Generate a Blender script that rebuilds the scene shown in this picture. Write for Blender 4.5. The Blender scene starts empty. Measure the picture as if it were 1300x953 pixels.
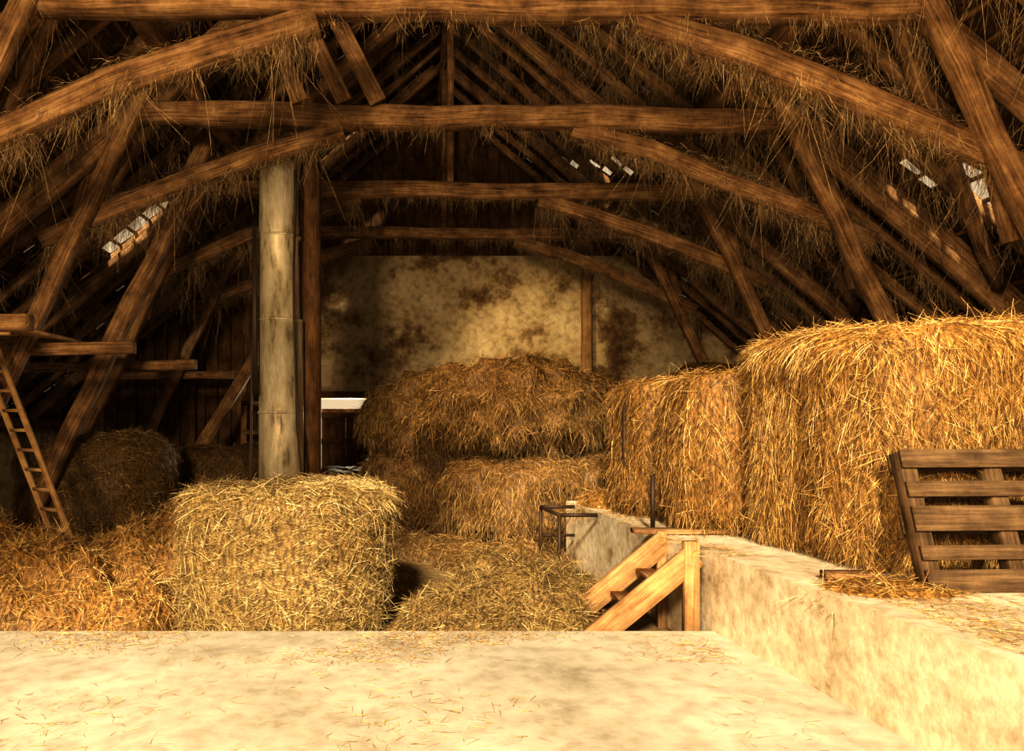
import bpy, math, random
import numpy as np
from mathutils import Vector, noise, Matrix
random.seed(3); rng=np.random.default_rng(7)
sc=bpy.context.scene
CX=0.5; RZ=8.9; SL=0.85; FL=-0.2; YB=16.0; Y0=-1.0

# ---------------------------------------------------------------- materials
def newmat(name):
    m=bpy.data.materials.new(name); m.use_nodes=True
    nt=m.node_tree; b=nt.nodes["Principled BSDF"]
    return m,nt,b
def N(nt,t,**k):
    n=nt.nodes.new(t)
    for a,v in k.items(): setattr(n,a,v)
    return n
def ramp(nt,stops):
    r=N(nt,'ShaderNodeValToRGB'); e=r.color_ramp.elements
    while len(e)<len(stops): e.new(0.5)
    for i,(p,c) in enumerate(stops):
        e[i].position=p; e[i].color=(c[0],c[1],c[2],1)
    return r
def straw_mat(name,stops):
    m,nt,b=newmat(name)
    a=N(nt,'ShaderNodeAttribute',attribute_name='tint')
    r=ramp(nt,stops); nt.links.new(a.outputs['Fac'],r.inputs[0])
    g=N(nt,'ShaderNodeNewGeometry'); mp=N(nt,'ShaderNodeMapping'); mp.inputs['Scale'].default_value=(1,1,.35)
    nt.links.new(g.outputs['Position'],mp.inputs[0])
    n=N(nt,'ShaderNodeTexNoise'); n.inputs['Scale'].default_value=38; n.inputs['Detail'].default_value=4
    nt.links.new(mp.outputs[0],n.inputs['Vector'])
    r2=ramp(nt,[(0.36,(.35,.32,.3)),(0.6,(1.15,1.15,1.15))]); nt.links.new(n.outputs[0],r2.inputs[0])
    mix=N(nt,'ShaderNodeMix',data_type='RGBA',blend_type='MULTIPLY'); mix.inputs[0].default_value=1
    nt.links.new(r.outputs[0],mix.inputs[6]); nt.links.new(r2.outputs[0],mix.inputs[7])
    nt.links.new(mix.outputs[2],b.inputs['Base Color'])
    b.inputs['Roughness'].default_value=0.6
    b.inputs['Specular IOR Level'].default_value=0.25
    return m
M_hay_green=straw_mat('hay_pale',[(0,(0.07,0.042,0.014)),(0.35,(0.32,0.21,0.075)),(0.7,(0.62,0.465,0.20)),(1,(0.88,0.75,0.44))])
M_hay_gold=straw_mat('straw_gold',[(0,(0.08,0.038,0.009)),(0.35,(0.38,0.205,0.055)),(0.7,(0.70,0.46,0.16)),(1,(0.94,0.74,0.40))])
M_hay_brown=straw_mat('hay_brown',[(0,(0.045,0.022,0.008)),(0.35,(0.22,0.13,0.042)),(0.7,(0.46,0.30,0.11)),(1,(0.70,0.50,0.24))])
M_wisp=straw_mat('dusty_wisps',[(0,(0.10,0.058,0.026)),(0.5,(0.40,0.27,0.125)),(1,(0.68,0.51,0.28))])

def wood_mat(name,c1,c2,c3,bump=0.5):
    m,nt,b=newmat(name)
    a=N(nt,'ShaderNodeAttribute',attribute_name='lc')
    mp=N(nt,'ShaderNodeMapping'); mp.inputs['Scale'].default_value=(1.4,30,30)
    nt.links.new(a.outputs['Vector'],mp.inputs[0])
    n1=N(nt,'ShaderNodeTexNoise'); n1.inputs['Scale'].default_value=1.5; n1.inputs['Detail'].default_value=8; n1.inputs['Roughness'].default_value=0.65
    nt.links.new(mp.outputs[0],n1.inputs[0])
    n2=N(nt,'ShaderNodeTexNoise'); n2.inputs['Scale'].default_value=3.0; n2.inputs['Detail'].default_value=8; n2.inputs['Roughness'].default_value=0.7
    nt.links.new(a.outputs['Vector'],n2.inputs[0])
    mx=N(nt,'ShaderNodeMath',operation='ADD')
    m2=N(nt,'ShaderNodeMath',operation='MULTIPLY'); m2.inputs[1].default_value=0.5
    nt.links.new(n1.outputs[0],mx.inputs[0]); nt.links.new(n2.outputs[0],mx.inputs[1]); nt.links.new(mx.outputs[0],m2.inputs[0])
    r=ramp(nt,[(0.38,c1),(0.5,c2),(0.62,c3)])
    nt.links.new(m2.outputs[0],r.inputs[0]); nt.links.new(r.outputs[0],b.inputs['Base Color'])
    bp=N(nt,'ShaderNodeBump'); bp.inputs['Strength'].default_value=bump; bp.inputs['Distance'].default_value=0.015
    nt.links.new(m2.outputs[0],bp.inputs['Height']); nt.links.new(bp.outputs[0],b.inputs['Normal'])
    b.inputs['Roughness'].default_value=0.8; b.inputs['Specular IOR Level'].default_value=0.2
    return m
M_wood=wood_mat('old_oak_beam',(0.055,0.027,0.012),(0.24,0.13,0.056),(0.48,0.30,0.145))
M_wood_d=wood_mat('dark_rafter_wood',(0.04,0.018,0.007),(0.14,0.07,0.027),(0.28,0.155,0.062))
M_wood_l=wood_mat('pale_plank',(0.17,0.09,0.037),(0.38,0.22,0.095),(0.56,0.37,0.17))
M_pal=wood_mat('weathered_pallet',(0.04,0.022,0.010),(0.11,0.064,0.03),(0.21,0.13,0.062))

def plaster(name,cols,scale,bump=0.4,speck=0.6,detail=10):
    m,nt,b=newmat(name)
    g=N(nt,'ShaderNodeNewGeometry')
    n1=N(nt,'ShaderNodeTexNoise'); n1.inputs['Scale'].default_value=scale; n1.inputs['Detail'].default_value=detail; n1.inputs['Roughness'].default_value=0.7
    nt.links.new(g.outputs['Position'],n1.inputs['Vector'])
    r=ramp(nt,cols); nt.links.new(n1.outputs[0],r.inputs[0])
    n2=N(nt,'ShaderNodeTexNoise'); n2.inputs['Scale'].default_value=scale*9; n2.inputs['Detail'].default_value=8
    nt.links.new(g.outputs['Position'],n2.inputs['Vector'])
    r2=ramp(nt,[(0.3,(speck,speck*.96,speck*.9)),(0.55,(1,1,1))]); nt.links.new(n2.outputs[0],r2.inputs[0])
    mix=N(nt,'ShaderNodeMix',data_type='RGBA',blend_type='MULTIPLY'); mix.inputs[0].default_value=1
    nt.links.new(r.outputs[0],mix.inputs[6]); nt.links.new(r2.outputs[0],mix.inputs[7])
    nt.links.new(mix.outputs[2],b.inputs['Base Color'])
    bp=N(nt,'ShaderNodeBump'); bp.inputs['Strength'].default_value=bump; bp.inputs['Distance'].default_value=0.03
    nt.links.new(n2.outputs[0],bp.inputs['Height']); nt.links.new(bp.outputs[0],b.inputs['Normal'])
    b.inputs['Roughness'].default_value=0.9; b.inputs['Specular IOR Level'].default_value=0.15
    return m
M_wall=plaster('stained_plaster',[(0.36,(0.11,0.06,0.026)),(0.44,(0.29,0.19,0.09)),(0.49,(0.54,0.41,0.23)),(0.66,(0.80,0.67,0.43))],0.8,detail=14)
M_conc=plaster('concrete_slab',[(0.34,(0.33,0.285,0.215)),(0.45,(0.48,0.44,0.36)),(0.65,(0.63,0.59,0.50))],0.8,bump=0.15,speck=0.8)
M_concw=plaster('limewashed_wall',[(0.34,(0.26,0.17,0.085)),(0.43,(0.54,0.445,0.31)),(0.6,(0.74,0.67,0.52))],1.5,speck=0.75,bump=.25)
M_earth=plaster('earth_floor',[(0.3,(0.11,0.065,0.03)),(0.5,(0.26,0.175,0.08)),(0.7,(0.42,0.31,0.15))],1.6)
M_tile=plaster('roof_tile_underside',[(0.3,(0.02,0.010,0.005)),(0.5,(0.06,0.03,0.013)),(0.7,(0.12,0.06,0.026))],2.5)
M_ground=plaster('yard_ground',[(0.3,(0.3,0.22,0.12)),(0.7,(0.55,0.44,0.27))],0.6)
m,nt,b=newmat('dusty_galvanised_pipe'); M_pipe=m
g=N(nt,'ShaderNodeNewGeometry'); mp=N(nt,'ShaderNodeMapping'); mp.inputs['Scale'].default_value=(5,5,1.2)
nt.links.new(g.outputs['Position'],mp.inputs[0]); n1=N(nt,'ShaderNodeTexNoise'); n1.inputs['Scale'].default_value=1.6; n1.inputs['Detail'].default_value=10; n1.inputs['Roughness'].default_value=.7
nt.links.new(mp.outputs[0],n1.inputs[0]); r=ramp(nt,[(0.34,(0.14,0.10,0.055)),(0.46,(0.5,0.42,0.28)),(0.66,(0.76,0.68,0.53))])
nt.links.new(n1.outputs[0],r.inputs[0]); nt.links.new(r.outputs[0],b.inputs['Base Color'])
b.inputs['Metallic'].default_value=0.25; b.inputs['Roughness'].default_value=0.5
m,nt,b=newmat('rusty_steel'); M_rust=m
b.inputs['Base Color'].default_value=(0.06,0.035,0.02,1); b.inputs['Metallic'].default_value=0.5; b.inputs['Roughness'].default_value=0.6

# ---------------------------------------------------------------- mesh helper
def mk(name,V,F,mats,tint=None,lc=None,matidx=None,smooth=False,parent=None):
    V=np.asarray(V,dtype=np.float32); F=np.asarray(F,dtype=np.int32)
    me=bpy.data.meshes.new(name)
    me.vertices.add(len(V)); me.vertices.foreach_set('co',V.ravel())
    k=F.shape[1]
    me.loops.add(F.size); me.loops.foreach_set('vertex_index',F.ravel())
    me.polygons.add(len(F)); me.polygons.foreach_set('loop_start',np.arange(0,F.size,k,dtype=np.int32))
    try: me.polygons.foreach_set('loop_total',np.full(len(F),k,dtype=np.int32))
    except Exception: pass
    if matidx is not None: me.polygons.foreach_set('material_index',np.asarray(matidx,dtype=np.int32))
    if smooth: me.polygons.foreach_set('use_smooth',np.ones(len(F),dtype=bool))
    if tint is not None:
        a=me.attributes.new('tint','FLOAT','POINT'); a.data.foreach_set('value',np.asarray(tint,dtype=np.float32))
    if lc is not None:
        a=me.attributes.new('lc','FLOAT_VECTOR','POINT'); a.data.foreach_set('vector',np.asarray(lc,dtype=np.float32).ravel())
    me.update(calc_edges=True); me.validate()
    for mm in (mats if isinstance(mats,list) else [mats]): me.materials.append(mm)
    o=bpy.data.objects.new(name,me); sc.collection.objects.link(o)
    if parent: o.parent=parent
    return o
class B:
    """timber / box builder, quads only"""
    def __init__(s): s.V=[];s.F=[];s.L=[];s.M=[]
    def beam(s,pts,w,h,side=None,jit=0.008,seg=0.6,mat=0,ch=0.10):
        pts=[Vector(p) for p in pts]
        P=[]
        for i in range(len(pts)-1):
            n=max(1,int((pts[i+1]-pts[i]).length/seg))
            for j in range(n): P.append(pts[i].lerp(pts[i+1],j/n))
        P.append(pts[-1])
        if len(pts)>2:
            for _ in range(2):
                P=[P[0]]+[(P[i-1]+P[i]*2+P[i+1])/4 for i in range(1,len(P)-1)]+[P[-1]]
        off=random.random()*50; base=len(s.V); d=0
        c=min(w,h)*ch
        sec=[(-w/2+c,-h/2),(w/2-c,-h/2),(w/2,-h/2+c),(w/2,h/2-c),(w/2-c,h/2),(-w/2+c,h/2),(-w/2,h/2-c),(-w/2,-h/2+c)]
        for i,p in enumerate(P):
            t=(P[min(i+1,len(P)-1)]-P[max(i-1,0)]).normalized()
            sd=Vector(side) if side else Vector((0,1,0))
            if abs(t.dot(sd))>0.95: sd=Vector((1,0,0))
            up=t.cross(sd).normalized(); sd=up.cross(t).normalized()
            if i: d+=(P[i]-P[i-1]).length
            jx,jy=random.uniform(-jit,jit),random.uniform(-jit,jit); sc_=1+random.uniform(-jit,jit)*4
            for (a,bb) in sec:
                r1,r2=random.uniform(-jit,jit)*.5,random.uniform(-jit,jit)*.5
                s.V.append(p+sd*(a*sc_+jx+r1)+up*(bb*sc_+jy+r2)); s.L.append((d+off,a+off,bb))
        n=len(P)
        for i in range(n-1):
            for j in range(8):
                a=base+i*8+j; bq=base+i*8+(j+1)%8
                s.F.append((a,bq,bq+8,a+8)); s.M.append(mat)
        for q,rev in ((base,True),(base+(n-1)*8,False)):
            for f in ((0,1,2,7),(7,2,3,6),(6,3,4,5)):
                f=tuple(q+x for x in f); s.F.append(f[::-1] if rev else f); s.M.append(mat)
    def box(s,lo,hi,mat=0,ch=0.06):
        lo=Vector(lo);hi=Vector(hi);d=hi-lo;c=(lo+hi)/2
        ax=max(range(3),key=lambda i:d[i])
        e=Vector((0,0,0)); e[ax]=d[ax]/2
        if ax==0: s.beam([c-e,c+e],d[1],d[2],(0,1,0),0,99,mat,ch)
        elif ax==1: s.beam([c-e,c+e],d[0],d[2],(1,0,0),0,99,mat,ch)
        else: s.beam([c-e,c+e],d[1],d[0],(0,1,0),0,99,mat,ch)
    def tube(s,p0,p1,r0,r1=None,n=20,mat=0,cap=True):
        p0=Vector(p0);p1=Vector(p1); r1=r0 if r1 is None else r1
        t=(p1-p0).normalized(); a=Vector((1,0,0)) if abs(t.x)<.9 else Vector((0,1,0))
        u=t.cross(a).normalized(); v=t.cross(u); base=len(s.V)
        rings=[(p0,0.001 if cap else r0),(p0,r0),(p1,r1),(p1,0.001 if cap else r1)]
        for p,r in rings:
            for j in range(n):
                th=2*math.pi*j/n; s.V.append(p+u*math.cos(th)*r+v*math.sin(th)*r); s.L.append((p.z,j*.1,0))
        for i in range(3):
            for j in range(n):
                a=base+i*n+j; b_=base+i*n+(j+1)%n
                s.F.append((a,b_,b_+n,a+n)); s.M.append(mat)
    def make(s,name,mats,xf=None,parent=None):
        V=[xf@v for v in s.V] if xf else s.V
        return mk(name,[tuple(v) for v in V],s.F,mats,lc=s.L,matidx=s.M,parent=parent)

# ---------------------------------------------------------------- strands
def unit(a): return a/np.maximum(np.linalg.norm(a,axis=1,keepdims=True),1e-9)
def strands(P0,D,L,W,bend,tint,K=2):
    n=len(P0); rv=unit(rng.normal(size=(n,3))); side=unit(np.cross(D,rv))*(W[:,None]/2)
    V=np.zeros((n,K+1,2,3))
    curl=unit(rng.normal(size=(n,3)))*0.12
    for k in range(K+1):
        s=k/K; c=P0+D*(L*s)[:,None]+(bend+curl)*(L*s*s)[:,None]
        ww=1.0 if k<K else 0.5
        V[:,k,0]=c-side*ww; V[:,k,1]=c+side*ww
    V=V.reshape(-1,3); F=[]
    b=np.arange(n)*(K+1)*2
    for k in range(K): F.append(np.stack([b+2*k,b+2*k+1,b+2*k+3,b+2*k+2],1))
    return V,np.concatenate(F),np.repeat(tint,(K+1)*2)
def softn(P,f,seed):
    r=np.random.default_rng(seed); o=np.zeros(len(P))
    for i in range(6):
        k=r.normal(size=3)*f; o+=np.sin(P@k+r.uniform(0,6.28))
    return o/4
def cover(V,F,n,style,seed,Lr=(0.08,0.26),Wr=(0.003,0.006),tb=0.0,lift=0.09):
    V=np.asarray(V,float);F=np.asarray(F)
    a,b,c,d=[V[F[:,i]] for i in range(4)]
    nr=np.cross(c-a,d-b); ar=np.linalg.norm(nr,axis=1)/2; nn=unit(nr)
    idx=rng.choice(len(F),size=n,p=ar/ar.sum())
    u=rng.random((n,1));v=rng.random((n,1))
    P=(a[idx]*(1-u)+b[idx]*u)*(1-v)+(d[idx]*(1-u)+c[idx]*u)*v
    nm=nn[idx]
    z=np.array([0,0,1.0]); t1=np.cross(z,nm)+rng.normal(size=(n,3))*0.02; t1=unit(t1); t2=np.cross(nm,t1)
    top=nm[:,2]>0.75
    if style=='wrap': ph=rng.normal(0,0.55,n)+np.where(rng.random(n)<.5,0,math.pi)
    elif style=='drape': ph=rng.normal(-math.pi/2,0.6,n)
    else: ph=rng.uniform(0,6.28,n)
    ph=np.where(top|(rng.random(n)<0.15),rng.uniform(0,6.28,n),ph)
    lf=np.abs(rng.normal(lift,lift,n))
    D=unit(t1*np.cos(ph)[:,None]+t2*np.sin(ph)[:,None]+nm*lf[:,None])
    L=rng.uniform(*Lr,n); W=rng.uniform(*Wr,n)
    bend=np.zeros((n,3)); bend[:,2]=-rng.uniform(0.05,0.35,n)
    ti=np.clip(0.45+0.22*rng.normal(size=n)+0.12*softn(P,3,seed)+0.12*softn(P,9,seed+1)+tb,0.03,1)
    return strands(P-nm*0.01,D,L,W,bend,ti)
def hayobj(name,V,F,n,style,seed,mat,**k):
    V=np.asarray(V,float); F=np.asarray(F)
    bt=np.clip(0.22+0.08*softn(V,14,seed),0.02,0.4)
    SV,SF,ST=cover(V,F,n,style,seed,**k)
    return mk(name,np.concatenate([V,SV]),np.concatenate([F,SF+len(V)]),mat,tint=np.concatenate([bt,ST]))
def bale(x,y,z0,rx,ry,h,mat,p=2.2,q=5,rot=0,style='wrap',n=9000,seed=1,amp=1.0,name='hay_bale',**k):
    NT,NM=96,40; V=[];o=Vector((seed*7.3,seed*3.1,seed))
    for i in range(NM):
        t=math.pi/2-math.pi*(i+.02)/(NM-1+.04)
        cr=max(0.004,abs(math.cos(t)))**(2/q); sz=math.copysign(abs(math.sin(t))**(2/q),math.sin(t))
        for j in range(NT):
            th=2*math.pi*j/NT
            cx=math.copysign(abs(math.cos(th))**(2/p),math.cos(th)); sy=math.copysign(abs(math.sin(th))**(2/p),math.sin(th))
            P=Vector((cx*cr*rx,sy*cr*ry,sz*h/2))
            nn=Vector((cx*cr,sy*cr,sz*.7)); nn.normalize()
            s=(P+o)
            dd=noise.noise(s*1.1)*.10+noise.noise(s*3.5)*.06+noise.noise(Vector((s.x*9,s.y*9,s.z*(2 if style=='drape' else 9))))*.045
            V.append(P+nn*dd*amp)
    c,s_=math.cos(rot),math.sin(rot)
    zmin=min(v.z for v in V)
    V=[(x+v.x*c-v.y*s_,y+v.x*s_+v.y*c,z0+v.z-zmin) for v in V]
    F=[]
    for i in range(NM-1):
        for j in range(NT):
            a=i*NT+j;b_=i*NT+(j+1)%NT; F.append((a,a+NT,b_+NT,b_))
    F=np.array(F)
    VV=np.array(V); ctr=VV.mean(0); a,b2,c2,d=[VV[F[:,i]] for i in range(4)]
    if (np.einsum('ij,ij->i',np.cross(c2-a,d-b2),(a-ctr))).sum()<0: F=F[:,::-1]
    return hayobj(name,VV,F,n,style,seed,mat,**k)
def pile(lumps,z0,mat,n,seed,name='hay_pile',res=0.06,**k):
    x0=min(l[0]-l[2] for l in lumps);x1=max(l[0]+l[2] for l in lumps);y0=min(l[1]-l[3] for l in lumps);y1=max(l[1]+l[3] for l in lumps)
    nx=int((x1-x0)/res)+2; ny=int((y1-y0)/res)+2; V=[];H=[]
    for i in range(nx):
        for j in range(ny):
            X=x0+i*res;Y=y0+j*res;h=-0.05
            for (a,b_,rx,ry,hh) in lumps:
                r2=((X-a)/rx)**2+((Y-b_)/ry)**2
                if r2<1: h=max(h,hh*(1-r2)**0.6)
            if h>0: h*=1+0.4*noise.noise(Vector((X*2.6,Y*2.6,seed)))+0.35*noise.noise(Vector((X*6,Y*6,seed)))
            V.append((X+0.03*noise.noise(Vector((X*5,Y*5,3))),Y,z0+h)); H.append(h)
    F=[]
    for i in range(nx-1):
        for j in range(ny-1):
            a=i*ny+j; q=(a,a+ny,a+ny+1,a+1)
            if max(H[t] for t in q)>0: F.append(q)
    return hayobj(name,V,F,n,'mess',seed,mat,**k)

# ---------------------------------------------------------------- shell
def prism(name,poly,z0,z1,mat):
    n=len(poly); me=bpy.data.meshes.new(name)
    V=[(p[0],p[1],z0) for p in poly]+[(p[0],p[1],z1) for p in poly]
    F=[tuple(range(n))[::-1],tuple(range(n,2*n))]+[(i,(i+1)%n,n+(i+1)%n,n+i) for i in range(n)]
    me.from_pydata(V,[],F); me.update(); me.materials.append(mat)
    o=bpy.data.objects.new(name,me); sc.collection.objects.link(o); return o
prism('floor',[(-8.0,-3),(9.0,-3),(9.0,5.65),(-8.0,5.65)],-0.45,0.0,M_conc)
prism('floor_lower',[(-8.0,5.65),(9.0,5.65),(9.0,16.3),(-8.0,16.3)],-0.45,FL,M_earth)
prism('ground_outside',[(-40,-45),(40,-45),(40,40),(-40,40)],-0.7,-0.5,M_ground)
XL,XR=CX-8.5,CX+8.5; EZ=RZ-SL*8.5
prism('wall_left',[(XL-.3,Y0),(XL,Y0),(XL,YB),(XL-.3,YB)],-0.5,EZ,M_wall)
prism('wall_right',[(XR,Y0),(XR+.3,Y0),(XR+.3,YB),(XR,YB)],-0.5,EZ,M_wall)
def wallpanel(polys,name,mat,y=YB,t=0.3):
    V=[];F=[]
    for poly in polys:
        n=len(poly); o=len(V)
        V+=[(p[0],y,p[1]) for p in poly]+[(p[0],y+t,p[1]) for p in poly]
        F+=[tuple(o+i for i in range(n)),tuple(o+n+i for i in range(n))[::-1]]+[(o+i,o+n+i,o+n+(i+1)%n,o+(i+1)%n) for i in range(n)]
    me=bpy.data.meshes.new(name); me.from_pydata(V,[],F); me.update(); me.materials.append(mat)
    o=bpy.data.objects.new(name,me); sc.collection.objects.link(o); return o
ZW=5.35; rz=lambda x: RZ-SL*abs(x-CX)
dx0,dx1,dz=-2.24,-1.05,2.13
hw=(RZ-ZW)/SL
wallpanel([[(XL,-.5),(dx0,-.5),(dx0,ZW),(CX-hw,ZW),(XL,EZ)],[(dx0,dz),(dx1,dz),(dx1,ZW),(dx0,ZW)],[(dx1,-.5),(XR,-.5),(XR,EZ),(CX+hw,ZW),(dx1,ZW)]],'wall_back',M_wall)
wallpanel([[(CX-hw,ZW),(CX+hw,ZW),(CX,RZ)]],'wall_gable',M_tile,y=YB+.06,t=.04)
gb=B()
x=CX-hw
while x<CX+hw-0.05:
    x2=min(x+.24,CX+hw); zt=rz((x+x2)/2)-0.05
    if zt>ZW+.05: gb.box((x+.004,YB+.02,ZW),(x2-.004,YB+.055,zt),0)
    x=x2
gb.make('gable_boarding',[M_wood_d])
d=B()
for i in range(6):
    xx=dx0+.07+i*.183; d.box((xx,YB+.05,FL),(xx+.178,YB+.09,1.90),0)
d.box((dx0+.075,YB+.09,FL+.02),(dx1-.02,YB+.1,1.89),0)
for zz in (0.3,1.1,1.70): d.box((dx0+.07,YB+.0,zz),(dx1,YB+.05,zz+.12),0)
d.make('door_1',[M_wood_d])
d=B()
d.beam([(dx0-.08,YB-.06,FL),(dx0-.08,YB-.06,2.18)],.1,.14); d.beam([(dx1+.08,YB-.06,FL),(dx1+.08,YB-.06,2.18)],.1,.14); d.beam([(dx0-.2,YB-.06,2.22),(dx1+.2,YB-.06,2.22)],.1,.14)
d.make('trim_1',[M_wood_d])

# roof deck
def onroof(px,py):
    a=(px-530)/900; b=(530-py)/900
    Yr=(RZ-1.7+SL*CX)/(b+SL*a) if (b+SL*a)>0 else 1e9
    Yl=(RZ-1.7-SL*CX)/(b-SL*a) if (b-SL*a)>0 else 1e9
    if 0<Yr<17 and a*Yr>=CX: return (1,Yr,a*Yr)
    return (-1,Yl,a*Yl)
holes=[]
def streak(p0,p1,n,r):
    for i in range(n+1):
        t=i/max(n,1); s,Y,X=onroof(p0[0]+(p1[0]-p0[0])*t,p0[1]+(p1[1]-p0[1])*t); holes.append((s,Y,X,r))
streak((1240,228),(1275,256),3,0.26); streak((140,312),(235,235),9,0.27)
streak((415,182),(435,170),2,0.25); streak((730,212),(790,224),3,0.2); streak((1150,212),(1215,244),2,.13)
streak((600,262),(600,262),0,0.2); streak((330,205),(345,195),1,.2)
V=[];F=[];T=[]
cs=0.30/math.sqrt(1+SL*SL); NR=int(8.9/cs)+1
for s in (-1,1):
    for i in range(NR):
        Y=Y0-.3+random.uniform(0,.1)
        while Y<YB+.4:
            Y2=Y+0.25; u0=i*cs-.05; u1=(i+1)*cs+.05
            um=(u0+u1)/2; ym=(Y+Y2)/2; X=CX+s*um; skip=False
            for (hs,hy,hx,hr) in holes:
                if hs==s and abs(ym-hy)<hr and abs(X-hx)<hr: skip=True
            if not skip and random.random()<0.0004: skip=True
            if not skip:
                j=random.uniform(-.006,.006); o=len(V); up=0.10
                V+=[(CX+s*u0,Y-.006,RZ-SL*u0+up-.03+j),(CX+s*u0,Y2+.006,RZ-SL*u0+up-.03+j),(CX+s*u1,Y2+.006,RZ-SL*u1+up+.02+j),(CX+s*u1,Y-.006,RZ-SL*u1+up+.02+j)]
                F.append((o,o+1,o+2,o+3))
            Y=Y2
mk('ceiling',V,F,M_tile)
bt=B()
for s in (-1,1):
    for i in range(1,NR):
        u=i*cs; bt.beam([(CX+s*u,Y0,RZ-SL*u+.035),(CX+s*u,YB,RZ-SL*u+.035)],.05,.035,(1,0,0),.008,1.2)
bt.make('roof_battens',[M_wood_d])
rf=B(); Y=Y0+.2; rafY=[]
while Y<YB:
    for s in (-1,1):
        jx=random.uniform(-.06,.06)
        rf.beam([(CX+s*.03,Y+jx,RZ-.06),(CX+s*8.4,Y-jx,RZ-SL*8.4-.06)],.10,.14,(0,1,0),.016,.8)
    rafY.append(Y); Y+=0.72
rf.beam([(CX,Y0,RZ-.22),(CX,YB-.02,RZ-.22)],.12,.14,(1,0,0))
rf.make('rafters',[M_wood])
pl=B()
for s in (-1,1):
    pl.beam([(CX+s*3.15,Y0,5.55),(CX+s*3.15,YB-.03,5.55)],.18,.18,(1,0,0),.015)
    pl.beam([(CX+s*8.3,Y0,EZ-.08),(CX+s*8.3,YB-.03,EZ-.08)],.18,.2,(1,0,0))
    for ya,yb in ((6.2,8.5),(8.5,11.2),(11.2,13.9)):
        pl.beam([(CX+s*3.6,ya+.1,rz(CX+3.6)-.22),(CX+s*6.4,yb-.1,rz(CX+6.4)-.22)],.12,.14,(0,1,0),.012)
pl.make('purlins',[M_wood])

# ---------------------------------------------------------------- trusses
arch=[(1.40,5.16),(3.2,4.64),(4.98,3.78)]
TY=[6.2,8.5,11.2,13.9]; archpaths=[]
for k,Y in enumerate(TY):
    t=B(); jj=lambda a:random.uniform(-a,a)
    hb=.24 if k<3 else .2
    t.beam([(CX-4.0,Y,5.33+jj(.03)),(CX+4.0,Y,5.27+jj(.03))],.24,hb,(0,1,0),.018,mat=0)
    for s in (-1,1):
        A=[(CX+s*(x+jj(.03)),Y+.02,z+jj(.03)) for x,z in arch]; archpaths.append(A)
        t.beam(A,.17,.21,(0,1,0),.020,.9,ch=.10)
        zb=0.64 if (s>0 and Y<9.2) else FL
        xb=3.65+(5.75-zb)*.475
        t.beam([(CX+s*3.6,Y-.12,5.85),(CX+s*xb,Y-.12,zb)],.15,.18,(0,1,0),.016)
        t.beam([(CX+s*.15,Y+.08,RZ-.35),(CX+s*8.1,Y+.08,RZ-.3-SL*8.1)],.16,.2,(0,1,0),.015)
        if s<0: t.beam([(CX-7.5,Y+.15,2.5),(CX-4.0+jj(.1),Y+.15,2.55)],.16,.15,(0,1,0),.01)
        t.beam([(CX+s*4.9,Y+.22,3.3),(CX+s*4.45,Y+.22,5.0)],.12,.14,(0,1,0),.01)
    if k==1:
        for px0,px1 in ((313,381),(356,436),(396,480)):
            t.beam([((px0-530)/900*8.3,8.3,6.95),((px1-530)/900*8.3,8.3,5.40)],.06,.19,(0,1,0),.01)
    if k>=2: t.beam([(CX+.02,Y,5.4),(CX+.02,Y,RZ-.3)],.1,.1,(0,1,0),.01)
    t.make('roof_truss',[M_wood])
t=B()
t.beam([(-2.75,9.6,5.6),(-5.65,9.9,FL)],.18,.22,(0,1,0),.015)
t.beam([(-2.4,13.3,3.9),(-4.9,13.3,FL)],.18,.2,(0,1,0),.015)
t.make('wooden_brace',[M_wood])
t=B(); t.beam([(3.78,15.85,FL),(3.78,15.85,5.0)],.2,.2,(0,1,0),.012); t.make('wall_post',[M_wood_l])
t=B()
for i in range(15):
    xx=-6.9+i*.28; t.box((xx,15.6,FL),(xx+.26,15.64,4.4+random.uniform(-.1,.1)),0)
for xx in (-6.2,-4.9,-3.7,-2.8): t.beam([(xx,15.4,FL),(xx,15.4,4.6)],.16,.16,(0,1,0))
for zz in (1.0,2.6,4.2): t.beam([(-6.9,15.48,zz),(-2.7,15.48,zz)],.1,.14)
t.make('timber_partition',[M_wood_d])
t=B()
for xx in (-3.6,-2.75): t.beam([(xx,14.6,FL),(xx,14.75,2.75)],.08,.12,(0,1,0))
for zz in (.2,.8,1.4,2.0,2.6): t.beam([(-3.65,14.66,zz),(-2.7,14.66,zz+.0)],.05,.09)
t.beam([(-3.6,14.7,.3),(-2.75,14.7,2.5)],.05,.09)
t.make('wooden_gate',[M_wood])

# loft deck
t=B()
for i in range(7):
    xx=-6.5+i*.31; t.box((xx,7.2+random.uniform(-.2,.1),2.66),(xx+.29,10.2+random.uniform(-.1,.3),2.70),0)
t.beam([(-6.5,7.4,2.60),(-4.25,7.4,2.60)],.1,.1)
t.make('loft_deck',[M_wood_l])
# ladder
t=B(); b0=Vector((-3.72,7.85,FL)); t0=Vector((-5.08,8.0,3.1)); w=Vector((.85,-.5,0)).normalized()*.17
t.beam([b0-w,t0-w],.04,.06,(0,1,0),.003); t.beam([b0+w,t0+w],.04,.06,(0,1,0),.003)
for i in range(1,15):
    p=b0.lerp(t0,i/15); t.beam([p-w,p+w],.035,.045,(0,0,1),0)
t.make('wooden_ladder',[M_wood_l])

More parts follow.
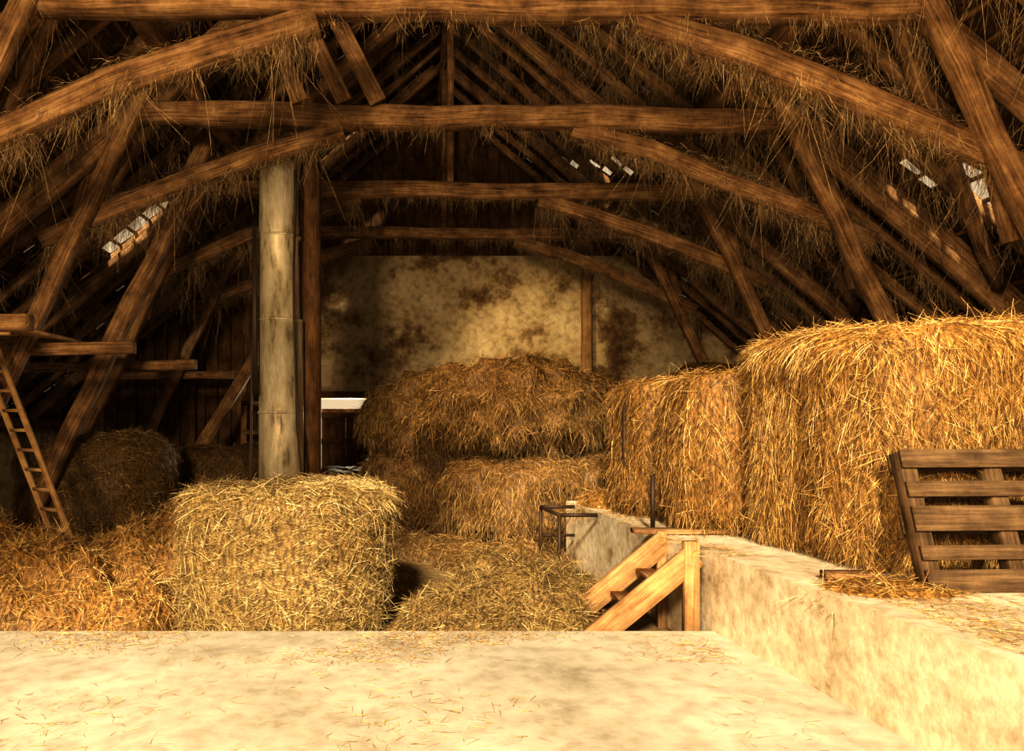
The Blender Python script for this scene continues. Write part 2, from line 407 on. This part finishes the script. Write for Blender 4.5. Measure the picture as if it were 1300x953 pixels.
# ---------------------------------------------------------------- vertical pipe
t=B(); px,py=-1.72,8.95
t.tube((px,py,FL),(px,py,2.92),.285,.275,32); t.tube((px-.03,py,2.85),(px-.03,py,5.12),.255,.235,32)
for zz in (.6,1.75,2.9,3.95): t.tube((px-.01,py,zz),(px-.01,py,zz+.03),.288 if zz<2.95 else .258,None,32)
t.box((px-.29,py-.33,2.0),(px-.24,py-.25,4.0),1)
t.beam([(px-.33,py-.28,FL),(px-.31,py-.25,3.1)],.03,.03,None,.01,mat=1)
t.beam([(px+.40,py-.3,FL),(px+.2,py-.28,2.2),(px+.22,py-.25,5.0)],.03,.03,None,.01,mat=1)
t.tube((px+.33,py+.25,FL),(px+.33,py+.25,5.1),.14,None,20,2)
t.make('ventilation_pipe',[M_pipe,M_rust,M_wood_d])

# ---------------------------------------------------------------- concrete platform
PZ=0.62
fx=lambda Y:2.34-.12*(Y-5.77)
prism('concrete_platform',[(fx(-1),-1),(8.98,-1),(8.98,9.2),(fx(9.2),9.2)],-0.3,PZ,M_concw)

# pallet
t=B()
for zz,hh in ((.0,.14),(.20,.09),(.38,.16),(.60,.1),(.79,.12)): t.box((0,0,zz),(1.25,.024,zz+hh),0)
for xx in (.0,.57,1.13): t.box((xx,.026,.0),(xx+.11,.115,.9),0)
for zz in (.0,.38,.79): t.box((0,.117,zz),(1.25,.14,zz+.11),0)
t.make('wooden_pallet',[M_pal],Matrix.Translation((3.15,4.34,PZ+.005))@Matrix.Rotation(math.radians(3),4,'Z')@Matrix.Rotation(math.radians(-17),4,'X'))

# steps
t=B(); ex=fx(6.0)-.04
for yy in (5.74,6.42):
    t.beam([(1.36,yy,FL+.06),(ex-.02,yy,PZ-.03)],.05,.2,(0,1,0),.003)
for i in range(3):
    f=(i+1)/4; xx=1.36+(ex-1.36)*f; zz=FL+(PZ-FL)*f-.10
    t.box((xx-.08,5.78,zz+.0),(xx+.08,6.38,zz+.03),0)
t.box((ex-.12,5.70,FL),(ex-.0,5.78,PZ+.08),0)
t.box((ex-.1,6.40,FL),(ex-.02,6.46,PZ+.05),0)
t.make('wooden_steps',[M_wood_l])
t=B(); t.box((2.0,6.5,PZ+.01),(2.9,6.66,PZ+.05)); t.box((2.7,4.62,PZ+.01),(3.05,4.76,PZ+.06)); t.make('loose_plank',[M_wood])

# railing
t=B(); R=.022
a=Vector((1.52,8.75,FL));b_=Vector((1.60,8.0,FL)); zt=.60
for p in (a,b_): t.tube(p,(p.x,p.y,zt),R,None,12)
t.tube((a.x,a.y,zt),(1.94,8.75,zt),R,None,12); t.tube((a.x,a.y,zt),(b_.x,b_.y,zt),R,None,12); t.tube((b_.x,b_.y,zt),(2.03,8.0,zt),R,None,12)
t.tube((a.x,a.y,.25),(1.94,8.75,.25),R*.8,None,12)
t.tube((2.32,7.95,PZ),(2.32,7.95,1.85),R,None,12); t.tube((2.24,6.75,PZ),(2.24,6.75,1.15),R,None,12)
t.make('metal_railing',[M_rust])

# ---------------------------------------------------------------- hay
bale(-1.22,6.68,FL,.96,.92,1.27,M_hay_green,p=2.5,q=8,style='wrap',n=60000,seed=2,amp=.7,tb=.07,lift=.07,Wr=(.0025,.0055))
bale(4.08,5.72,PZ,1.12,.86,1.70,M_hay_gold,p=5,q=11,style='drape',n=90000,seed=5,amp=.9,rot=.13,Lr=(.08,.28),Wr=(.0025,.005),lift=.07,tb=.04)
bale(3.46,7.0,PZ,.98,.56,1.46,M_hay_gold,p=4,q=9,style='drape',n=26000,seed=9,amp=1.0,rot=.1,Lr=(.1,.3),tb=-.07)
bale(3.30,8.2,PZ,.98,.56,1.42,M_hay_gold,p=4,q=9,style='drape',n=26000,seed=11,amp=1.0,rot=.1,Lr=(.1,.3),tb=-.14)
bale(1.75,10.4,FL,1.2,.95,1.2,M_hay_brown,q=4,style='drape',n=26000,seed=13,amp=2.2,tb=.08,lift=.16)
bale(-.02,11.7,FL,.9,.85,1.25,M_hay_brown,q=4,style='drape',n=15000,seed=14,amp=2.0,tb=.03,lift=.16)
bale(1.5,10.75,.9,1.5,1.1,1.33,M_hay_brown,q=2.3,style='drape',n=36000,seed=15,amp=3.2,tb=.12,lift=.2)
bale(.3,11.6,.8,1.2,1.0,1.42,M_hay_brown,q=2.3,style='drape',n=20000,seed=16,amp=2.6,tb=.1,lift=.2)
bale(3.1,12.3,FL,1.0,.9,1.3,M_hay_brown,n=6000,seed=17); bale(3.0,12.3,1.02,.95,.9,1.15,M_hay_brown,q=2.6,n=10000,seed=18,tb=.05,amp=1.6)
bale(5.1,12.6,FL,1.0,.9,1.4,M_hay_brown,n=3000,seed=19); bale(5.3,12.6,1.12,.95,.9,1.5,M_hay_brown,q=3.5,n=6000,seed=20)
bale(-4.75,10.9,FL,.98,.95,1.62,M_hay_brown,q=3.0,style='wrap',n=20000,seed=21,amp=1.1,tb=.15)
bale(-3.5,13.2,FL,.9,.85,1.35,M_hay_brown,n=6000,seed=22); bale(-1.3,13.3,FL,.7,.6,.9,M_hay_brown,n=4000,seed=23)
pile([(-3.45,6.45,.85,.65,.72),(-2.75,7.2,.8,.8,.82),(-2.5,6.25,.4,.45,.42),(-4.2,7.1,.8,.8,.75),(-5.1,7.6,.6,.7,1.4),(-3.6,8.7,.8,.8,.4)],FL,M_hay_gold,62000,31,tb=.1)
pile([(.9,6.6,.8,.55,.48),(.35,6.35,.5,.45,.34),(1.35,7.0,.5,.5,.42),(.75,6.9,.5,.5,.52),(1.0,6.1,.5,.38,.28)],FL,M_hay_green,34000,37,tb=-.08)
pile([(1.1,9.1,.9,.6,.26),(2.5,10.0,.5,.6,.5),(-.6,10.3,.9,.9,.28),(.3,9.8,.8,.5,.25)],FL,M_hay_brown,16000,39,tb=.12)
pile([(2.3,8.75,.3,.4,.14),(2.95,4.45,.4,.25,.05)],PZ,M_hay_gold,3000,41)

# scattered straw
def scatter(n,xr,yr,z,dens=None):
    P=np.stack([rng.uniform(*xr,n),rng.uniform(*yr,n),np.full(n,z)+rng.uniform(.003,.012,n)],1)
    keep=softn(P,2.5,5)+rng.normal(0,.3,n)>(-.1 if dens is None else dens); P=P[keep]; n=len(P)
    th=rng.uniform(0,6.28,n); D=np.stack([np.cos(th),np.sin(th),rng.uniform(0,.05,n)],1)
    return strands(P,D,rng.uniform(.03,.12,n),rng.uniform(.0015,.0035,n),np.zeros((n,3)),rng.uniform(.25,.85,n))
parts=[scatter(3500,(-4,2.3),(2.5,5.6),0,.2),scatter(5000,(-4,2.2),(4.9,5.62),0,0),scatter(26000,(-4,1.9),(5.7,12),FL),scatter(5500,(2.75,4.5),(2.5,4.7),PZ,-.1),scatter(1200,(2.1,2.6),(5.5,9),PZ,-.2)]
o=0;VV=[];FF=[];TT=[]
for v,f,t_ in parts: VV.append(v);FF.append(f+o);TT.append(t_);o+=len(v)
mk('scattered_straw',np.concatenate(VV),np.concatenate(FF),M_hay_gold,tint=np.concatenate(TT))

# hanging wisps on beams and rafters
C=[]
for A in archpaths:
    for i in range(len(A)-1):
        a=np.array(A[i]);c=np.array(A[i+1]); 
        for _ in range(int(np.linalg.norm(c-a)*15)):
            C.append((a+(c-a)*random.random()+np.array([0,random.uniform(-.09,.09),-.1]),random.choice([.1,.2,.2,.5])*random.uniform(.6,1.2),random.randint(8,44)))
for Y in TY:
    for _ in range(60): C.append((np.array([CX+random.uniform(-1.5,3.9),Y+random.uniform(-.1,.1),5.19]),random.uniform(.05,.22),random.randint(5,24)))
for _ in range(1900):
    u=abs(random.gauss(3.6,1.8)); Y=random.choice(rafY[9:21])+random.uniform(-.06,.06); s=1 if random.random()<.66 else -1
    if u<8: C.append((np.array([CX+s*u,Y,RZ-SL*u-.13]),random.choice([.12,.2,.3,.6])*random.uniform(.6,1.2),random.randint(5,40)))
P=[];L=[]
for c,l,k in C:
    q=c+rng.normal(size=(k,3))*np.array([.05,.05,.02]); P.append(q); L.append(rng.uniform(.3,1.2,k)*l)
P=np.concatenate(P);L=np.concatenate(L);n=len(P)
D=unit(np.array([0,0,-1.0])+rng.normal(size=(n,3))*.35)
bd=rng.normal(size=(n,3))*.3; bd[:,2]-=.3
v1=strands(P,D,L,rng.uniform(.002,.0045,n),bd,np.clip(rng.normal(.5,.25,n),0,1),K=3)
P=[]
for A in archpaths:
    for i in range(len(A)-1):
        a=np.array(A[i]);c=np.array(A[i+1]); k=int(np.linalg.norm(c-a)*460)
        P.append(a+(c-a)*rng.random((k,1))+np.stack([np.zeros(k),rng.uniform(-.1,.1,k),rng.choice([.12,-.11],k)+rng.normal(0,.02,k)],1))
P=np.concatenate(P);n=len(P)
v2=strands(P,unit(rng.normal(size=(n,3))*np.array([1,.7,.35])),rng.uniform(.04,.15,n),rng.uniform(.002,.0045,n),np.tile([0,0,-.4],(n,1)),np.clip(rng.normal(.5,.25,n),0,1))
mk('hanging_straw_wisps',np.concatenate([v1[0],v2[0]]),np.concatenate([v1[1],v2[1]+len(v1[0])]),M_wisp,tint=np.concatenate([v1[2],v2[2]]))

# ---------------------------------------------------------------- light
w=bpy.data.worlds.new('World'); sc.world=w; w.use_nodes=True
bg=w.node_tree.nodes['Background']; bg.inputs[0].default_value=(1,.78,.5,1); bg.inputs[1].default_value=0.66
def look(o,t):
    o.rotation_euler=(Vector(t)-o.location).to_track_quat('-Z','Y').to_euler()
def spot(name,loc,tgt,e,size,r,col,blend=.8):
    l=bpy.data.lights.new(name,'SPOT'); l.energy=e; l.spot_size=math.radians(size); l.spot_blend=blend; l.shadow_soft_size=r; l.color=col
    o=bpy.data.objects.new(name,l); sc.collection.objects.link(o); o.location=loc; look(o,tgt); return o
s=bpy.data.lights.new('sun','SUN'); s.energy=6.0; s.angle=math.radians(5); s.color=(1,.85,.60)
so=bpy.data.objects.new('sun',s); sc.collection.objects.link(so); so.location=(-1,-10,10)
so.rotation_euler=Vector((.16,1,-.62)).to_track_quat('-Z','Y').to_euler()
spot('front_fill',(-2.2,-2.5,3.8),(0.0,7.5,1.5),2700,90,.5,(1,.74,.42))  # unseen spot behind the camera, added as frontal fill on the bales
spot('back_wall_fill',(1.2,11.8,4.0),(2.6,16,3.0),470,60,.3,(1,.76,.40),1.0)  # added fill spot without a fixture, brightens the back wall
spot('stack_fill',(-0.2,6.9,4.6),(1.5,10.6,1.2),950,60,.15,(1,.73,.40))  # invented spot, lifts the centre haystack; no lamp hangs here
spot('roof_fill',(2.8,3.0,2.6),(5.5,9,4.5),300,80,.3,(1,.70,.36))  # extra fill light added to brighten the right-hand roof timbers
pt=bpy.data.lights.new('door_sun_glare','POINT'); pt.energy=500; pt.shadow_soft_size=.13; pt.color=(1,.88,.64)  # point light added outside the door gap, stands in for sun glare
po=bpy.data.objects.new('door_sun_glare',pt); sc.collection.objects.link(po); po.location=(-1.62,16.5,2.03)

# ---------------------------------------------------------------- camera
cam=bpy.data.cameras.new('camera'); co=bpy.data.objects.new('camera',cam); sc.collection.objects.link(co)
co.location=(0,0,1.7); co.rotation_euler=(math.pi/2,0,0)
cam.sensor_width=36; cam.lens=900/1300*36; cam.shift_x=120/1300; cam.shift_y=53.5/1300; cam.clip_start=.05
sc.camera=co
sc.view_settings.view_transform='Standard'; sc.view_settings.look='None'; sc.view_settings.exposure=0.42; sc.view_settings.gamma=0.78
